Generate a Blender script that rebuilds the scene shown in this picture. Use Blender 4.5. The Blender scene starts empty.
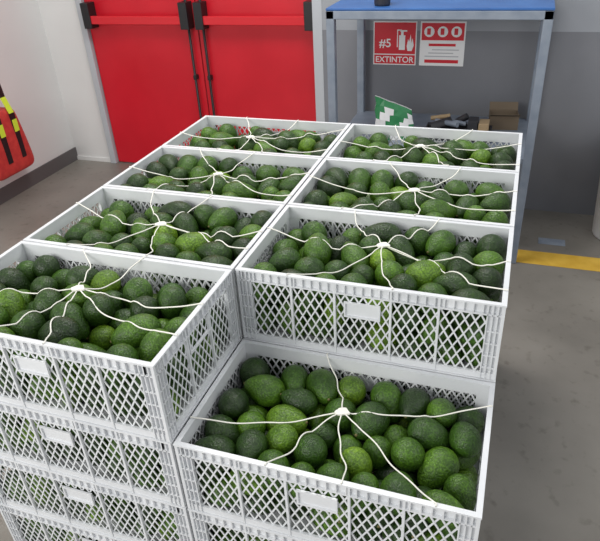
import bpy, bmesh, math, random
import numpy as np
from mathutils import Vector, Matrix
random.seed(4)
sc=bpy.context.scene
sc.view_settings.view_transform='Standard'
W,D,H=0.6,0.3556,0.1989
ZF=-5*H            # floor level; the top crates' rims are at z=0
XL,YB,YG=-2.75,3.13,2.95

# ------------------------------------------------------------ materials
def mat(name,col,rough=.5,metal=0,spec=.5):
    m=bpy.data.materials.new(name); m.use_nodes=True
    b=m.node_tree.nodes['Principled BSDF']
    b.inputs['Base Color'].default_value=(*col,1); b.inputs['Roughness'].default_value=rough
    b.inputs['Metallic'].default_value=metal; b.inputs['Specular IOR Level'].default_value=spec
    return m
def N(m,t): return m.node_tree.nodes.new(t)
def noise_mat(name,c1,c2,scale,rough=.5,bump=0,bscale=None,detail=4,lo=.35,hi=.65,metal=0,spec=.5,rvar=0):
    m=mat(name,c1,rough,metal,spec); nt=m.node_tree; b=nt.nodes['Principled BSDF']
    tc=N(m,'ShaderNodeTexCoord'); no=N(m,'ShaderNodeTexNoise'); r=N(m,'ShaderNodeValToRGB')
    no.inputs['Scale'].default_value=scale; no.inputs['Detail'].default_value=detail
    nt.links.new(tc.outputs['Object'],no.inputs['Vector']); nt.links.new(no.outputs['Fac'],r.inputs['Fac'])
    r.color_ramp.elements[0].position=lo; r.color_ramp.elements[1].position=hi
    r.color_ramp.elements[0].color=(*c1,1); r.color_ramp.elements[1].color=(*c2,1)
    nt.links.new(r.outputs['Color'],b.inputs['Base Color'])
    if rvar:
        mr=N(m,'ShaderNodeMapRange'); mr.inputs['To Min'].default_value=rough-rvar; mr.inputs['To Max'].default_value=rough+rvar
        nt.links.new(no.outputs['Fac'],mr.inputs['Value']); nt.links.new(mr.outputs['Result'],b.inputs['Roughness'])
    if bump:
        n2=N(m,'ShaderNodeTexNoise'); n2.inputs['Scale'].default_value=bscale or scale*4
        bp=N(m,'ShaderNodeBump'); bp.inputs['Strength'].default_value=bump; bp.inputs['Distance'].default_value=.002
        nt.links.new(tc.outputs['Object'],n2.inputs['Vector']); nt.links.new(n2.outputs['Fac'],bp.inputs['Height'])
        nt.links.new(bp.outputs['Normal'],b.inputs['Normal'])
    return m
M_crate=noise_mat('white_plastic',(.76,.775,.80),(.84,.85,.87),9,.34)
nt=M_crate.node_tree; b=nt.nodes['Principled BSDF']; tr=N(M_crate,'ShaderNodeBsdfTranslucent'); tr.inputs['Color'].default_value=(.9,.92,.9,1)
mxs=N(M_crate,'ShaderNodeMixShader'); mxs.inputs[0].default_value=.12
nt.links.new(b.outputs[0],mxs.inputs[1]); nt.links.new(tr.outputs[0],mxs.inputs[2]); nt.links.new(mxs.outputs[0],nt.nodes['Material Output'].inputs['Surface'])
M_cord=mat('white_cord',(.85,.83,.76),.7)
M_red=noise_mat('red_door_paint',(.54,.006,.018),(.61,.010,.024),3,.33)
M_redtrim=mat('red_bar_paint',(.64,.02,.03),.22)
M_black=mat('black_plastic',(.012,.012,.014),.4)
M_steel=noise_mat('painted_grey_steel',(.19,.225,.28),(.25,.285,.34),12,.4)
M_blue=noise_mat('blue_paint',(.03,.11,.33),(.04,.14,.39),6,.4)
M_wallw=noise_mat('white_wall_paint',(.68,.675,.665),(.73,.725,.715),1.5,.7,.15,120)
M_wallg=noise_mat('grey_wall_paint',(.17,.175,.195),(.20,.205,.225),2,.55,.15,120)
M_wallu=noise_mat('light_grey_wall_paint',(.28,.295,.325),(.32,.335,.36),2,.6,.15,120)
M_base=mat('grey_baseboard_paint',(.11,.10,.10),.5)
M_frame=mat('grey_frame_paint',(.45,.47,.50),.4)
M_yellow=noise_mat('yellow_floor_paint',(.58,.34,.035),(.68,.43,.06),14,.5)
M_white=mat('white_print',(.82,.82,.82),.5)
M_signred=mat('sign_red',(.62,.015,.03),.4)
M_dark=mat('dark_rubber',(.03,.03,.035),.5)
M_tan=mat('tan_cardboard',(.42,.30,.17),.7)
M_green=mat('green_print',(.03,.22,.08),.4)
M_bag=noise_mat('red_nylon',(.5,.03,.03),(.6,.05,.04),30,.6,.3,300)
M_hiviz=mat('hi_vis_yellow',(.62,.80,.05),.5)
M_floor=noise_mat('polished_concrete',(.16,.147,.128),(.275,.255,.225),1.7,.34,.12,60,9,.3,.7,rvar=.14)
def specks(m):
    nt=m.node_tree; b=nt.nodes['Principled BSDF']; src=b.inputs['Base Color'].links[0].from_socket
    tc=N(m,'ShaderNodeTexCoord'); n=N(m,'ShaderNodeTexNoise'); n.inputs['Scale'].default_value=22; n.inputs['Detail'].default_value=6
    r=N(m,'ShaderNodeValToRGB'); r.color_ramp.elements[0].position=.58; r.color_ramp.elements[1].position=.78
    r.color_ramp.elements[0].color=(1,1,1,1); r.color_ramp.elements[1].color=(.65,.63,.6,1)
    mx=N(m,'ShaderNodeMix'); mx.data_type='RGBA'; mx.blend_type='MULTIPLY'; mx.inputs[0].default_value=1
    nt.links.new(tc.outputs['Object'],n.inputs['Vector']); nt.links.new(n.outputs['Fac'],r.inputs['Fac'])
    nt.links.new(src,mx.inputs[6]); nt.links.new(r.outputs['Color'],mx.inputs[7]); nt.links.new(mx.outputs[2],b.inputs['Base Color'])
specks(M_floor)
# avocado skin
M_avo=mat('avocado_skin',(.05,.13,.02),.38,spec=.45); nt=M_avo.node_tree; b=nt.nodes['Principled BSDF']
geo=N(M_avo,'ShaderNodeNewGeometry'); r=N(M_avo,'ShaderNodeValToRGB')
cr=r.color_ramp; cr.elements[0].position=0; cr.elements[0].color=(.010,.028,.005,1); cr.elements[1].position=1; cr.elements[1].color=(.125,.235,.018,1)
e=cr.elements.new(.4); e.color=(.026,.074,.008,1); e=cr.elements.new(.8); e.color=(.056,.135,.011,1)
nt.links.new(geo.outputs['Random Per Island'],r.inputs['Fac'])
tc=N(M_avo,'ShaderNodeTexCoord'); n1=N(M_avo,'ShaderNodeTexNoise'); n1.inputs['Scale'].default_value=240; n1.inputs['Detail'].default_value=2
n2=N(M_avo,'ShaderNodeTexNoise'); n2.inputs['Scale'].default_value=20; n2.inputs['Detail'].default_value=3
r1=N(M_avo,'ShaderNodeValToRGB'); r1.color_ramp.elements[0].position=.42; r1.color_ramp.elements[1].position=.72
r1.color_ramp.elements[0].color=(.78,.78,.78,1); r1.color_ramp.elements[1].color=(1.9,1.75,1.55,1)
r2=N(M_avo,'ShaderNodeValToRGB'); r2.color_ramp.elements[0].position=.3; r2.color_ramp.elements[1].position=.7
r2.color_ramp.elements[0].color=(.6,.64,.63,1); r2.color_ramp.elements[1].color=(1.5,1.38,1.1,1)
for n,rr in((n1,r1),(n2,r2)):
    nt.links.new(tc.outputs['Object'],n.inputs['Vector']); nt.links.new(n.outputs['Fac'],rr.inputs['Fac'])
m1=N(M_avo,'ShaderNodeMix'); m1.data_type='RGBA'; m1.blend_type='MULTIPLY'; m1.inputs[0].default_value=1
m2=N(M_avo,'ShaderNodeMix'); m2.data_type='RGBA'; m2.blend_type='MULTIPLY'; m2.inputs[0].default_value=1
nt.links.new(r.outputs['Color'],m1.inputs[6]); nt.links.new(r1.outputs['Color'],m1.inputs[7])
nt.links.new(m1.outputs[2],m2.inputs[6]); nt.links.new(r2.outputs['Color'],m2.inputs[7]); nt.links.new(m2.outputs[2],b.inputs['Base Color'])
bp=N(M_avo,'ShaderNodeBump'); bp.inputs['Strength'].default_value=.9; bp.inputs['Distance'].default_value=.0026
nt.links.new(n1.outputs['Fac'],bp.inputs['Height']); nt.links.new(bp.outputs['Normal'],b.inputs['Normal'])
M_stem=mat('avocado_stem',(.16,.13,.05),.7)

# ------------------------------------------------------------ mesh helper
class MB:
    def __init__(s): s.v=[];s.f=[];s.m=[];s.sm=[]
    def add(s,vs,fs,mi=0,smooth=False):
        o=len(s.v); s.v+= [tuple(v) for v in vs]; s.f+=[tuple(i+o for i in f) for f in fs]; s.m+=[mi]*len(fs); s.sm+=[smooth]*len(fs)
    def box(s,a,b,mi=0):
        (x0,y0,z0),(x1,y1,z1)=a,b
        s.add([(x0,y0,z0),(x1,y0,z0),(x1,y1,z0),(x0,y1,z0),(x0,y0,z1),(x1,y0,z1),(x1,y1,z1),(x0,y1,z1)],
              [(0,3,2,1),(4,5,6,7),(0,1,5,4),(1,2,6,5),(2,3,7,6),(3,0,4,7)],mi)
    def tube(s,p,q,r,mi=0,n=10,r2=None):
        p=Vector(p);q=Vector(q);d=(q-p).normalized();a=d.orthogonal().normalized();c=d.cross(a);r2=r if r2 is None else r2
        vs=[p+(a*math.cos(2*math.pi*i/n)+c*math.sin(2*math.pi*i/n))*r for i in range(n)]+[q+(a*math.cos(2*math.pi*i/n)+c*math.sin(2*math.pi*i/n))*r2 for i in range(n)]
        s.add(vs,[(i,(i+1)%n,n+(i+1)%n,n+i) for i in range(n)],mi,True); s.add(vs,[tuple(range(n))[::-1],tuple(range(n,2*n))],mi)
    def mesh(s,name,mats):
        me=bpy.data.meshes.new(name); me.from_pydata(s.v,[],s.f)
        for m in mats: me.materials.append(m)
        me.polygons.foreach_set('material_index',s.m); me.polygons.foreach_set('use_smooth',s.sm); me.update()
        return me
def obj(name,me,loc=(0,0,0),rot=(0,0,0),parent=None,bevel=0):
    o=bpy.data.objects.new(name,me); sc.collection.objects.link(o); o.location=loc; o.rotation_euler=rot
    if parent: o.parent=parent
    if bevel:
        b=o.modifiers.new('bevel','BEVEL'); b.width=bevel; b.segments=2; b.limit_method='ANGLE'
    return o
def boxobj(name,a,b,m,parent=None,bevel=0):
    k=MB(); k.box(a,b); return obj(name,k.mesh(name,[m]),parent=parent,bevel=bevel)

# ------------------------------------------------------------ room
boxobj('floor',(XL-.1,-3,ZF-.1),(4,YB+.1,ZF),M_floor)
boxobj('wall_left',(XL-.1,-3,ZF),(XL,YB+.1,ZF+3),M_wallw)
k=MB(); k.box((XL,YB,ZF),(-2.40,YB+.1,ZF+3)); k.box((-2.40,YB,ZF+2.15),(-.58,YB+.1,ZF+3))
k.box((-.58,YG,ZF),(4,YG+.28,ZF+1.04),1); k.box((-.58,YG,ZF+1.04),(4,YG+.28,ZF+3),2)
obj('wall_back',k.mesh('wall_back',[M_wallw,M_wallg,M_wallu]))
boxobj('baseboard_left',(XL,-3,ZF),(XL+.012,YB,ZF+.10),M_base)
boxobj('baseboard_back',(XL+.012,YB-.012,ZF),(-2.41,YB,ZF+.03),M_wallw)
boxobj('trim_floor_stripe',(.50,2.28,ZF),(4,2.42,ZF+.002),M_yellow)
k=MB(); k.box((-2.41,YB-.03,ZF),(-2.36,YB+.08,ZF+2.15)); k.box((-.64,YB-.18,ZF),(-.575,YB+.08,ZF+2.15)); k.box((-2.41,YB-.03,ZF+2.10),(-.575,YB+.08,ZF+2.15))
obj('trim_door_frame',k.mesh('trim_door_frame',[M_frame]),bevel=.004)
def door(name,x0,x1,rodside):
    k=MB(); y=YB
    k.box((x0,y,ZF+.008),(x1,y+.045,ZF+2.1),0)
    zb=ZF+1.07
    k.box((x0+.05,y-.075,zb-.026),(x1-.05,y-.045,zb+.026),1)
    for xe in (x0+.05,x1-.05):
        k.box((xe-.03,y-.085,zb-.055),(xe+.03,y,zb+.11),2)
    xr=x1-.05 if rodside>0 else x0+.05
    k.tube((xr,y-.03,ZF+.28),(xr,y-.03,zb),.009,2); k.tube((xr,y-.03,zb),(xr,y-.03,ZF+2.05),.009,2)
    k.box((xr-.016,y-.045,ZF+.24),(xr+.016,y,ZF+.30),2); k.box((xr-.012,y-.04,ZF+.68),(xr+.012,y,ZF+.71),2)
    obj(name,k.mesh(name,[M_red,M_redtrim,M_black]),bevel=.005)
door('door_1',-2.355,-1.503,1); door('door_2',-1.495,-.645,-1)
k=MB(); k.box((-.07,-.035,0),(.07,.035,.003)); 
for xx in(-.055,.055): k.tube((xx,0,.003),(xx,0,.005),.006,0)
obj('floor_access_plate',k.mesh('floor_access_plate',[M_steel]),(.85,2.55,ZF),bevel=.001)

# ------------------------------------------------------------ workbench
k=MB(); x0,x1,y0,y1=-.345,.67,2.26,2.90; zt=ZF+1.262
k.box((x0,y0,zt-.012),(x1,y1,zt),1)
k.box((x0,y0,zt-.05),(x1,y0+.03,zt-.012)); k.box((x0,y1-.03,zt-.05),(x1,y1,zt-.012)); k.box((x0,y0+.03,zt-.05),(x0+.03,y1-.03,zt-.012)); k.box((x1-.03,y0+.03,zt-.05),(x1,y1-.03,zt-.012))
for xx in (x0,x1-.04):
    for yy in (y0,y1-.04): k.box((xx,yy,ZF),(xx+.04,yy+.04,zt-.012))
zs=ZF+.585
k.box((x0+.005,y0+.005,zs-.03),(x1-.005,y1-.005,zs))
obj('steel_workbench',k.mesh('steel_workbench',[M_steel,M_blue]),bevel=.003)
# crumpled green and white bag on the lower shelf
k=MB()
cols,rows_=9,7; front=[];back=[]
rb_=random.Random(5)
for j in range(rows_):
    v=j/(rows_-1)
    for i in range(cols):
        u=i/(cols-1); wd_=.105*(1-.10*v); lean=-.015*v
        x=(u-.5)*2*wd_+lean+rb_.uniform(-.004,.004); z=v*(.225-.075*u)+rb_.uniform(-.004,.004)*(j>0)
        th=.042*math.sin(math.pi*u)**.5*(1-v)**.6+.004+rb_.uniform(0,.007)
        front.append((x,-th,z)); back.append((x,th,z))
vs=front+back; nF=len(front); fsg=[];fsw=[]
for j in range(rows_-1):
    for i in range(cols-1):
        a=j*cols+i; f1=(a,a+1,a+cols+1,a+cols)
        g=(i-j)%5 in(0,1,2) or j==5
        (fsg if g else fsw).append(f1); fsg.append(tuple(x+nF for x in f1[::-1]))
for j in range(rows_-1):
    a=j*cols; fsw.append((a+nF,a,a+cols,a+cols+nF)); a+=cols-1; fsw.append((a,a+nF,a+cols+nF,a+cols))
for i in range(cols-1):
    a=(rows_-1)*cols+i; fsw.append((a,a+1,a+1+nF,a+nF)); fsw.append((i+nF,i+1+nF,i+1,i))
k.v=[tuple(v) for v in vs]; k.f=fsw+fsg; k.m=[0]*len(fsw)+[1]*len(fsg); k.sm=[False]*len(k.f)
obj('snack_bag',k.mesh('snack_bag',[M_white,M_green]),(-.03,2.45,zs+.001),(0,0,.2))
k=MB(); k.box((0,0,0),(.34,.16,.012)); k.box((0,0,.012),(.34,.01,.045)); k.box((0,.15,.012),(.34,.16,.045)); k.box((0,.01,.012),(.01,.15,.045)); k.box((.33,.01,.012),(.34,.15,.045))
tray=obj('tool_tray',k.mesh('tool_tray',[M_dark]),(.12,2.44,zs+.001),bevel=.002)
k=MB()
k.tube((.03,.05,.05),(.13,.10,.075),.026,0); k.tube((.13,.10,.075),(.21,.08,.07),.012,1)
k.box((.22,.03,.012),(.27,.12,.10),0); k.box((.275,.03,.012),(.325,.12,.09),2); k.tube((.05,.11,.07),(.17,.03,.08),.014,1); k.tube((.02,.12,.08),(.12,.13,.095),.012,2)
k.tube((.15,.13,.06),(.21,.12,.10),.018,0)
obj('tools',k.mesh('tools',[M_dark,M_steel,M_tan]),parent=tray,bevel=.002)
# open cardboard box behind the tray, standing in for a crumpled tan bag
k=MB(); bw,bd,bh=.15,.11,.075
k.box((0,0,0),(bw,bd,.004)); k.box((0,0,.004),(bw,.004,bh)); k.box((0,bd-.004,.004),(bw,bd,bh)); k.box((0,.004,.004),(.004,bd-.004,bh)); k.box((bw-.004,.004,.004),(bw,bd-.004,bh))
for (a,b_) in (((0,0,bh),(0,-.04,bh+.02)),((0,bd,bh),(0,bd+.03,bh+.035))):
    vs=[a,(bw,a[1],a[2]),(bw,b_[1],b_[2]),b_]; vs+=[(x,y,z+.003) for x,y,z in vs]
    k.add(vs,[(3,2,1,0),(4,5,6,7),(0,1,5,4),(1,2,6,5),(2,3,7,6),(3,0,4,7)])
obj('tan_bag_stand_in',k.mesh('tan_bag_stand_in',[mat('dark_cardboard',(.16,.12,.08),.8)]),(.44,2.66,zs+.001),(0,0,.1))
k=MB()
prof=[(.0,.0),(.035,0),(.038,.01),(.038,.12),(.03,.15),(.014,.18),(.014,.21),(0,.21)]
n=20; vs=[(r_*math.cos(2*math.pi*i/n),r_*math.sin(2*math.pi*i/n),z) for r_,z in prof for i in range(n)]
k.add(vs,[(a*n+i,a*n+(i+1)%n,(a+1)*n+(i+1)%n,(a+1)*n+i) for a in range(len(prof)-1) for i in range(n)],0,True)
obj('bottle',k.mesh('bottle',[M_dark]),(-.09,2.34,zt))
k=MB(); n=28
prof=[(0,.0),(.13,0),(.135,.01),(.165,.50),(.175,.505),(.175,.53),(.16,.53),(.125,.03),(0,.03)]
vs=[(r_*math.cos(2*math.pi*i/n),r_*math.sin(2*math.pi*i/n),z) for r_,z in prof for i in range(n)]
k.add(vs,[(a*n+i,a*n+(i+1)%n,(a+1)*n+(i+1)%n,(a+1)*n+i) for a in range(len(prof)-1) for i in range(n)],0,True)
obj('waste_bin',k.mesh('waste_bin',[M_white]),(1.20,2.72,ZF))
# ------------------------------------------------------------ signs
def text(s,x,z,size,m,parent,yy=-.004):
    c=bpy.data.curves.new('txt','FONT'); c.body=s; c.size=size; c.align_x='CENTER'; c.extrude=.0006; c.offset=size*.012
    o=bpy.data.objects.new('lettering',c); sc.collection.objects.link(o); c.materials.append(m)
    o.rotation_euler=(math.pi/2,0,0); o.location=(x,yy,z); o.parent=parent; return o
k=MB(); w,h=.25,.24
k.box((0,-.003,0),(w,0,h),0); k.box((.006,-.0042,.062),(w-.006,-.003,h-.006),1); k.box((.006,-.0042,.006),(w-.006,-.003,.056),1)
k.box((.150,-.0052,.085),(.185,-.0042,.165),0); k.box((.160,-.0052,.165),(.175,-.0042,.185),0); k.box((.155,-.0052,.185),(.195,-.0042,.193),0)
k.box((.138,-.0052,.10),(.143,-.0042,.19),0); k.box((.138,-.0052,.19),(.165,-.0042,.196),0)
fl=[(.20,.08),(.225,.08),(.235,.11),(.228,.15),(.222,.125),(.216,.17),(.208,.13),(.202,.145),(.195,.105)]
k.add([(x,-.0052,z) for x,z in fl],[tuple(range(len(fl)))],0)
s1=obj('fire_extinguisher_sign',k.mesh('sign',[M_white,M_signred]),(-.268,YG,-.145))
text('EXTINTOR',w/2,.015,.046,M_white,s1,-.0045); text('#5',.07,.10,.065,M_white,s1,-.0045); 
k=MB(); k.box((0,-.003,0),(w,0,h),0); k.box((.008,-.0042,h-.10),(w-.008,-.003,h-.008),1)
for i in range(3):
    cx=.05+.075*i
    a=[2*math.pi*j/16 for j in range(16)]
    k.add([(cx+.029*math.cos(t),-.0050,h-.054+.029*math.sin(t)) for t in a],[tuple(range(16))],0)
    k.box((cx-.012,-.0060,h-.070),(cx+.008,-.0052,h-.036),1)
k.box((.05,-.0042,.108),(w-.05,-.003,.122),1)
for i in range(3): k.box((.03+.02*(i%3),-.0042,.050+.018*i),(w-.03-.03*(i%2),-.003,.055+.018*i),2)
k.box((.03,-.0042,.016),(w-.03,-.003,.034),1)
s2=obj('instruction_sign',k.mesh('sign2',[M_white,M_signred,mat('sign_grey',(.45,.45,.48),.5)]),(.002,YG,-.145))

# ------------------------------------------------------------ crate mesh (local: x,y centred, z 0..H)
def crate_mesh():
    k=MB(); hx,hy=.2975,.1755; wx,wy=.2905,.1685; t=.0028; ht=H-.001; e=.0006
    zb,z1=.016,.164
    def ring(ox,oy,ix,iy,za,zc):
        k.box((-ox,-oy,za),(ox,-iy,zc));k.box((-ox,iy,za),(ox,oy,zc));k.box((-ox,-iy,za),(-ix,iy,zc));k.box((ix,-iy,za),(ox,iy,zc))
    ring(hx,hy,wx-t-.001,wy-t-.001,ht-.004,ht)           # top lip
    ring(hx-.001,hy-.001,wx-e,wy-e,.168,.171)            # lower lip
    ring(wx,wy,wx-t,wy-t,z1,ht-.003)           # upper solid band
    ring(wx+.003,wy+.003,wx-t,wy-t,0,zb)       # bottom band
    k.box((-wx+t,-wy+t,0),(wx-t,wy-t,.003))
    for i in range(-14,15):
        x=i*.0195
        for s in(-1,1):
            a,b_=sorted((s*(wy-e),s*(hy-e))); k.box((x-.0012,a,.1705),(x+.0012,b_,ht-.0035))
    for i in range(-7,8):
        y=i*.021
        for s in(-1,1):
            a,b_=sorted((s*(wx-e),s*(hx-e))); k.box((a,y-.0012,.1705),(b_,y+.0012,ht-.0035))
    def seg_clip(u0,u1,c,sl):
        za,zc=zb-.001,z1+.001
        if sl>0: za=max(za,zb+(u0-c)/sl); zc=min(zc,zb+(u1-c)/sl)
        else: za=max(za,zb+(u1-c)/sl); zc=min(zc,zb+(u0-c)/sl)
        return (za,zc) if zc-za>.004 else None
    def wall(axis,side,sections):
        base=(wy if axis=='x' else wx)*side
        def bar(pa,pb,wd,dep,inn):
            (ua,za),(ub,zc)=pa,pb; du,dz=ub-ua,zc-za; L=math.hypot(du,dz); nu,nz=-dz/L*wd/2,du/L*wd/2
            cs=[(ua+nu,za+nz),(ua-nu,za-nz),(ub-nu,zc-nz),(ub+nu,zc+nz)]
            o0,o1=base-side*(t-inn),base-side*t+side*dep
            vs=[]
            for o_ in (o0,o1):
                for u,z in cs: vs.append((u,o_,z) if axis=='x' else (o_,u,z))
            k.add(vs,[(0,1,2,3),(7,6,5,4),(0,4,5,1),(1,5,6,2),(2,6,7,3),(3,7,4,0)] if (axis=='x')==(side>0) else [(3,2,1,0),(4,5,6,7),(1,5,4,0),(2,6,5,1),(3,7,6,2),(0,4,7,3)])
        for (u0,u1) in sections:
            pitch=.0205; sl=.55; c=u0-(z1-zb)*sl
            while c<u1+(z1-zb)*sl:
                for s_,cc in ((sl,c),(-sl,c+(z1-zb)*sl)):
                    r_=seg_clip(u0-.002,u1+.002,cc,s_)
                    if r_:
                        za,zc=r_
                        bar((cc+s_*(za-zb),za),(cc+s_*(zc-zb),zc),.0036,t-.0004-.0006*(s_>0),.0004+.0005*(s_>0))
                c+=pitch
    def post(axis,side,u,w_):
        base=(wy if axis=='x' else wx)*side; out=((hy if axis=='x' else hx)-.002)*side
        a,b_=sorted((base-side*(t-e*1.5),out))
        if axis=='x': k.box((u-w_/2,a,.001),(u+w_/2,b_,ht-.0032))
        else: k.box((a,u-w_/2,.001),(b_,u+w_/2,ht-.0032))
    for s in(-1,1):
        wall('x',s,[(-.262,-.168),(-.162,-.066),(-.060,.060),(.066,.162),(.168,.262)])
        for u in(-.165,-.063,.063,.165): post('x',s,u,.005)
        wall('y',s,[(-.14,-.053),(-.047,.047),(.053,.14)])
        for u in(-.05,.05): post('y',s,u,.005)
        a,b_=sorted((s*(wy+.0005),s*(wy+.0025))); k.box((-.040,a,.112),(.040,b_,.148))
        a,b_=sorted((s*(wy+.002),s*(wy+.0065)))
        for bb in(((-.041,.110),(.041,.114)),((-.041,.146),(.041,.150)),((-.041,.114),(-.037,.146)),((.037,.114),(.041,.146))):
            k.box((bb[0][0],a,bb[0][1]),(bb[1][0],b_,bb[1][1]))
        a,b_=sorted((s*(wx+.0005),s*(hx-.001)))
        for bb in(((-.045,.122),(.045,.127)),((-.045,.127),(-.041,.164)),((.041,.127),(.045,.164))):
            k.box((a,bb[0][0],bb[0][1]),(b_,bb[1][0],bb[1][1]))
    for sx in(-1,1):
        for sy in(-1,1):
            def bx(xa,xb,ya,yb,za,zc):
                X=sorted((sx*xa,sx*xb)); Y=sorted((sy*ya,sy*yb)); k.box((X[0],Y[0],za),(X[1],Y[1],zc))
            bx(.2615,wx-e,wy-t+e,wy-e,.0015,ht-.0033); bx(wx-t+e,wx-e,.1395,wy-t,.0015,ht-.0033)
            for u in(.262,.272,.282): bx(u,u+.0022,wy-e*1.5,hy-.001,.001,ht-.0033)
            for u in(.140,.1500,.160): bx(wx-e*1.5,hx-.001,u,u+.0022,.001,ht-.0033)
            bx(wx-.001,hx-.0012,wy-.001,hy-.0012,.001,ht-.0033)
            for z in(.03,.062,.094,.126): bx(.262,wx,wy-e*1.2,hy-.002,z,z+.003); bx(wx-e*1.2,hx-.002,.140,wy,z,z+.003)
    return k.mesh('plastic_crate',[M_crate])
CM=crate_mesh()

# ------------------------------------------------------------ avocado pile (settled with a small particle solver)
def pile(seed,n,lev,bx=.286,by=.164):
    rg=np.random.default_rng(seed)
    sc_=rg.uniform(.88,1.09,n); ra=.0340*sc_; rb=.0242*sc_; L=.0375*sc_
    c=[]; z=.04
    while len(c)<n:
        for ix in range(7):
            for iy in range(4):
                c.append((-.24+.08*ix+rg.normal(0,.005),-.12+.08*iy+rg.normal(0,.005),z+rg.normal(0,.003)))
        z+=.070
    c=np.array(c[:n]); d=rg.normal(size=(n,3)); d[:,2]*=.45; d/=np.linalg.norm(d,axis=1)[:,None]
    P=np.concatenate([c-d*L[:,None]/2,c+d*L[:,None]/2]); Rr=np.concatenate([ra,rb]); m=2*n
    same=np.zeros((m,m),bool); i=np.arange(n); same[i,i+n]=same[i+n,i]=True; same[np.arange(m),np.arange(m)]=True
    RS=Rr[:,None]+Rr[None,:]
    for it in range(560):
        if it<470: P[:,2]-=.0012 if it<280 else .0005
        if it<380: P+=rg.normal(0,.0005,P.shape)
        zmax=lev+.072*(1-min(1,it/330))            # level the heap while it settles
        P[:,2]-=np.maximum(0,P[:,2]+Rr-zmax)*.35
        for sub in range(2 if it<470 else 3):
            dv=P[:,None]-P[None]; dist=np.sqrt((dv**2).sum(-1))+1e-9
            ov=RS-dist; ov[same]=0; ov=np.maximum(ov,0)
            P+=(dv/dist[...,None]*ov[...,None]).sum(1)*.28
            a,b_=P[:n],P[n:]; dd=b_-a; l=np.linalg.norm(dd,axis=1)[:,None]; cen=(a+b_)/2; dd=dd/l*L[:,None]/2
            P=np.concatenate([cen-dd,cen+dd])
            P[:,0]=np.clip(P[:,0],-bx+Rr,bx-Rr);P[:,1]=np.clip(P[:,1],-by+Rr,by-Rr);P[:,2]=np.maximum(P[:,2],Rr+.004)
    return P[:n],P[n:],ra,rb,sc_
NS,NR=20,14
def avo_template():
    vs=[];fs=[];mi=[]
    hl=.0490; R0=.0342
    rows=[]
    for a in range(1,NR):
        th=math.pi*a/NR; c_=-math.cos(th); r_=R0*math.sin(th)*(1-.22*c_-.06*c_*c_)
        rows.append((hl*c_,r_))
    vs.append((0,0,-hl))
    for z,r_ in rows:
        for i in range(NS): vs.append((r_*math.cos(2*math.pi*i/NS),r_*math.sin(2*math.pi*i/NS),z))
    top=len(vs); vs.append((0,0,hl-.001))
    for i in range(NS):
        fs.append((0,1+(i+1)%NS,1+i)); mi.append(0)
        for a in range(NR-2):
            o=1+a*NS; fs.append((o+i,o+(i+1)%NS,o+NS+(i+1)%NS,o+NS+i)); mi.append(0)
        o=1+(NR-2)*NS; fs.append((o+i,o+(i+1)%NS,top)); mi.append(0)
    o=len(vs)
    for z,r_ in((hl-.003,.0032),(hl+.0012,.0028)):
        for i in range(8): vs.append((r_*math.cos(math.pi*i/4),r_*math.sin(math.pi*i/4),z))
    for i in range(8): fs.append((o+i,o+(i+1)%8,o+8+(i+1)%8,o+8+i)); mi.append(1)
    fs.append(tuple(range(o+8,o+16))); mi.append(1)
    return np.array(vs),fs,mi
AV,AF,AM=avo_template()
def pile_mesh(P):
    A,B,ra,rb,s=P; k=MB(); rg=random.Random(3)
    for a,b_,sc1 in zip(A,B,s):
        d=Vector(b_-a).normalized(); mid=Vector((a+b_)/2)-d*.0046
        q=d.to_track_quat('Z','Y').to_matrix() @ Matrix.Rotation(rg.uniform(0,6.28),3,'Z')
        w=rg.uniform(.95,1.03); st=rg.uniform(.93,1.07)
        v0=AV*np.array([w,w*rg.uniform(.95,1.02),st])
        v0[:,0]+=rg.uniform(-.0022,.0022)*(AV[:,2]/.0485)**2      # slight bend so the fruit differ
        vv=v0@(np.array(q)*sc1).T+np.array(mid)
        o=len(k.v); k.v+=[tuple(x) for x in vv]; k.f+=[tuple(i+o for i in f) for f in AF]; k.m+=AM; k.sm+=[True]*len(AF)
    return k.mesh('avocado_pile',[M_avo,M_stem])
piles=[pile(11,98,.186),pile(12,98,.186),pile(13,98,.186),pile(14,92,.174)]
PM=[pile_mesh(p) for p in piles]
def surf(P,x,y):
    A,B,ra,rb,_=P; best=.10
    for X,r_ in((A,ra),(B,rb),((A+B)/2,(ra+rb)/2)):
        d2=(X[:,0]-x)**2+(X[:,1]-y)**2; m=d2<r_**2
        if m.any(): best=max(best,float((X[m,2]+np.sqrt(r_[m]**2-d2[m])).max()))
    return best

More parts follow.
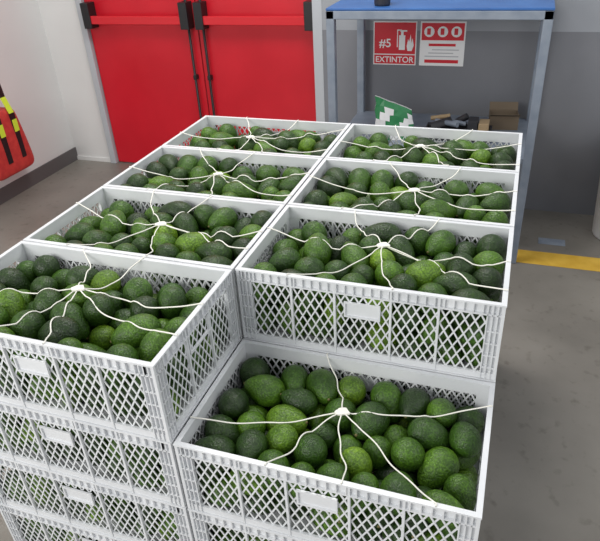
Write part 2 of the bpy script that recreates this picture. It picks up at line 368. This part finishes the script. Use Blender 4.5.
# ------------------------------------------------------------ cords
def cords(P,hub,ends,flip,parent,rg):
    cu=bpy.data.curves.new('elastic_cord','CURVE'); cu.dimensions='3D'; cu.bevel_depth=.0015; cu.bevel_resolution=2; cu.materials.append(M_cord)
    def sf(x,y): return surf(P,-x if flip else x,-y if flip else y)
    hz=max(sf(hub[0]+dx,hub[1]+dy) for dx in(-.012,0,.012) for dy in(-.012,0,.012))+.004
    for ex,ey in ends:
        n=28; pts=[]
        wob=rg.uniform(-.018,.018); wb2=rg.uniform(-.009,.009); ph=rg.uniform(0,6)
        dx,dy=ex-hub[0],ey-hub[1]; L=math.hypot(dx,dy); nx,ny=-dy/L,dx/L
        for i in range(n+1):
            t=i/n; w=wob*math.sin(math.pi*t)+wb2*math.sin(2*math.pi*t)+.003*math.sin(t*15+ph)*math.sin(math.pi*t)
            x,y=hub[0]+dx*t+nx*w,hub[1]+dy*t+ny*w
            pts.append([x,y,sf(x,y)+.0026])
        pts[0][2]=hz; pts[-1][2]=H+.0015
        idx=[0]
        while idx[-1]<n:
            i=idx[-1]; best=max(range(i+1,n+1),key=lambda j:(pts[j][2]-pts[i][2])/(j-i)); idx.append(best)
        for a,b_ in zip(idx,idx[1:]):
            za,zc=pts[a][2],pts[b_][2]
            for j in range(a+1,b_):
                u=(j-a)/(b_-a); pts[j][2]=max(pts[j][2],za+(zc-za)*u-.022*math.sin(math.pi*u)*min(1,(b_-a)/14))
        sx=(1 if ex>0 else -1) if abs(ex)>.27 else 0; sy=(1 if ey>0 else -1) if abs(ey)>.155 and not sx else 0
        pts.append([ex+sx*.006,ey+sy*.006,H+.0015])
        sp=cu.splines.new('POLY'); sp.points.add(len(pts)-1)
        for q_,p_ in zip(sp.points,pts): q_.co=(*p_,1)
    o=bpy.data.objects.new('elastic_cord',cu); sc.collection.objects.link(o); o.parent=parent
    k=MB(); m=16
    ring=[(hub[0]+(.015+.004*math.cos(3*a+1))*math.cos(a),hub[1]+(.011+.003*math.sin(2*a))*math.sin(a)) for a in [2*math.pi*i/m for i in range(m)]]
    vs=[(x,y,hz-.003) for x,y in ring]+[(x,y,hz+.002) for x,y in ring]
    k.add(vs,[(i,(i+1)%m,m+(i+1)%m,m+i) for i in range(m)]+[tuple(range(m,2*m)),tuple(range(m))[::-1]])
    obj('cord_hub',k.mesh('cord_hub',[M_cord]),parent=parent,bevel=.001)

rg=random.Random(8)
def put(ix,iy,layer,cord=None):
    loc=((ix+.5)*W,(iy+.5)*D,ZF+layer*H)
    c=obj('plastic_crate',CM,loc)
    v=(ix*3+iy*2+layer*5+7)%3; fl=(iy+layer)%2==1
    if (ix,iy,layer)==(0,0,3): v,fl=3,False
    p=obj('avocado_pile',PM[v],loc,(0,0,math.pi if fl else 0))
    if cord is not None: cords(piles[v],cord[0],cord[1],fl,c,rg)
    return c
ex,ey=.291,.169
def gen(hx,hy):
    e=[(-ex,rg.uniform(-.05,.06)),(rg.uniform(-.16,-.08),ey),(rg.uniform(.06,.15),ey),(ex,rg.uniform(.0,.12)),(ex,rg.uniform(-.14,-.08)),(rg.uniform(.04,.10),-ey),(rg.uniform(-.18,-.08),-ey)]
    return ((hx,hy),e)
for ix in(-1,0):
    for iy in range(4):
        nl=4 if (ix==0 and iy==0) else 5
        for l in range(nl):
            cd=None
            if l==nl-1:
                if (ix,iy)==(0,0): cd=((-.005,.03),[(-ex,-.10),(-.10,-ey),(.05,-ey),(.22,-ey),(ex,.10),(-.08,ey)])
                elif (ix,iy)==(0,1): cd=gen(.0,.045)
                else: cd=gen(rg.uniform(-.03,.03),rg.uniform(-.02,.03))
            put(ix,iy,l,cd)

# ------------------------------------------------------------ hanging bag at the left wall
hook=bpy.data.objects.new('hanging_safety_bag',None); sc.collection.objects.link(hook); hook.location=(XL,2.34,ZF)
bm=bmesh.new(); bmesh.ops.create_cube(bm,size=1)
bmesh.ops.scale(bm,vec=(.16,.34,.42),verts=bm.verts); bmesh.ops.subdivide_edges(bm,edges=bm.edges,cuts=3,use_grid_fill=True)
for v in bm.verts:
    z=v.co.z/.21; v.co.y*=1-.14*z; v.co.x*=1-.25*max(0,z); v.co.x+=.01*math.sin(v.co.y*30)
me=bpy.data.meshes.new('bag_body'); bm.to_mesh(me); bm.free(); me.materials.append(M_bag)
for p in me.polygons: p.use_smooth=True
o=obj('bag_body',me,(.095,0,.42),parent=hook); s_=o.modifiers.new('s','SUBSURF'); s_.levels=2; s_.render_levels=2
k=MB()
for yy in(-.05,.08):
    k.box((.165,yy-.02,.30),(.178,yy+.02,.60),0); k.box((.178,yy-.02,.48),(.181,yy+.02,.56),1)
    pr=[(.17,yy,.60),(.13,yy*1.05,.70),(.08,yy*1.3,1.0),(.05,yy*1.4+.03,1.36)]
    for i,(a,b_) in enumerate(zip(pr,pr[1:])):
        vs=[(a[0],a[1]-.02,a[2]),(a[0],a[1]+.02,a[2]),(b_[0],b_[1]+.02,b_[2]),(b_[0],b_[1]-.02,b_[2])]
        vs+=[(x+.006,y,z+.003) for x,y,z in vs]
        k.add(vs,[(0,1,2,3),(7,6,5,4),(0,4,5,1),(1,5,6,2),(2,6,7,3),(3,7,4,0)],1 if i==0 else 0)
for yy in(-.04,.142): k.tube((0,yy,1.355),(.065,yy,1.355),.008,0)
obj('straps',k.mesh('straps',[M_black,M_hiviz]),parent=hook)

# ------------------------------------------------------------ light
wd=bpy.data.worlds.new('w'); sc.world=wd; wd.use_nodes=True
wd.node_tree.nodes['Background'].inputs[0].default_value=(.96,.98,1,1); wd.node_tree.nodes['Background'].inputs[1].default_value=.60
def area(name,loc,rot,sx,sy,e,col=(1,1,1)):
    l=bpy.data.lights.new(name,'AREA'); l.shape='RECTANGLE'; l.size=sx; l.size_y=sy; l.energy=e; l.color=col
    o=bpy.data.objects.new(name,l); sc.collection.objects.link(o); o.location=loc; o.rotation_euler=rot
    return o
area('ceiling_light',(-.4,1.6,2.3),(0,0,0),1.3,.9,54,(1,.98,.95))
area('daylight_opening',(3.2,.6,1.6),(0,math.radians(62),0),2.2,3,28,(.97,.98,1))
o=area('front_daylight',(-1.6,-2.6,1.3),(0,0,0),2.2,1.6,88,(1,.99,.96))
o.rotation_euler=(Vector((0,.6,-.3))-o.location).to_track_quat('-Z','Y').to_euler()

# ------------------------------------------------------------ camera
cam=bpy.data.cameras.new('camera'); co=bpy.data.objects.new('camera',cam); sc.collection.objects.link(co); sc.camera=co
yaw,pitch,roll,f=.359,.5462,-.0596,609.39
F=Vector((-math.sin(yaw)*math.cos(pitch),math.cos(yaw)*math.cos(pitch),-math.sin(pitch)))
r_=Vector((math.cos(yaw),math.sin(yaw),0)); u_=r_.cross(F)
R2=r_*math.cos(roll)+u_*math.sin(roll); U2=-r_*math.sin(roll)+u_*math.cos(roll)
Mx=Matrix((R2,U2,-F)).transposed().to_4x4(); Mx.translation=(.5628,-.7117,.7128)
co.matrix_world=Mx; cam.sensor_fit='HORIZONTAL'; cam.sensor_width=36; cam.lens=f/600*36; cam.clip_start=.02
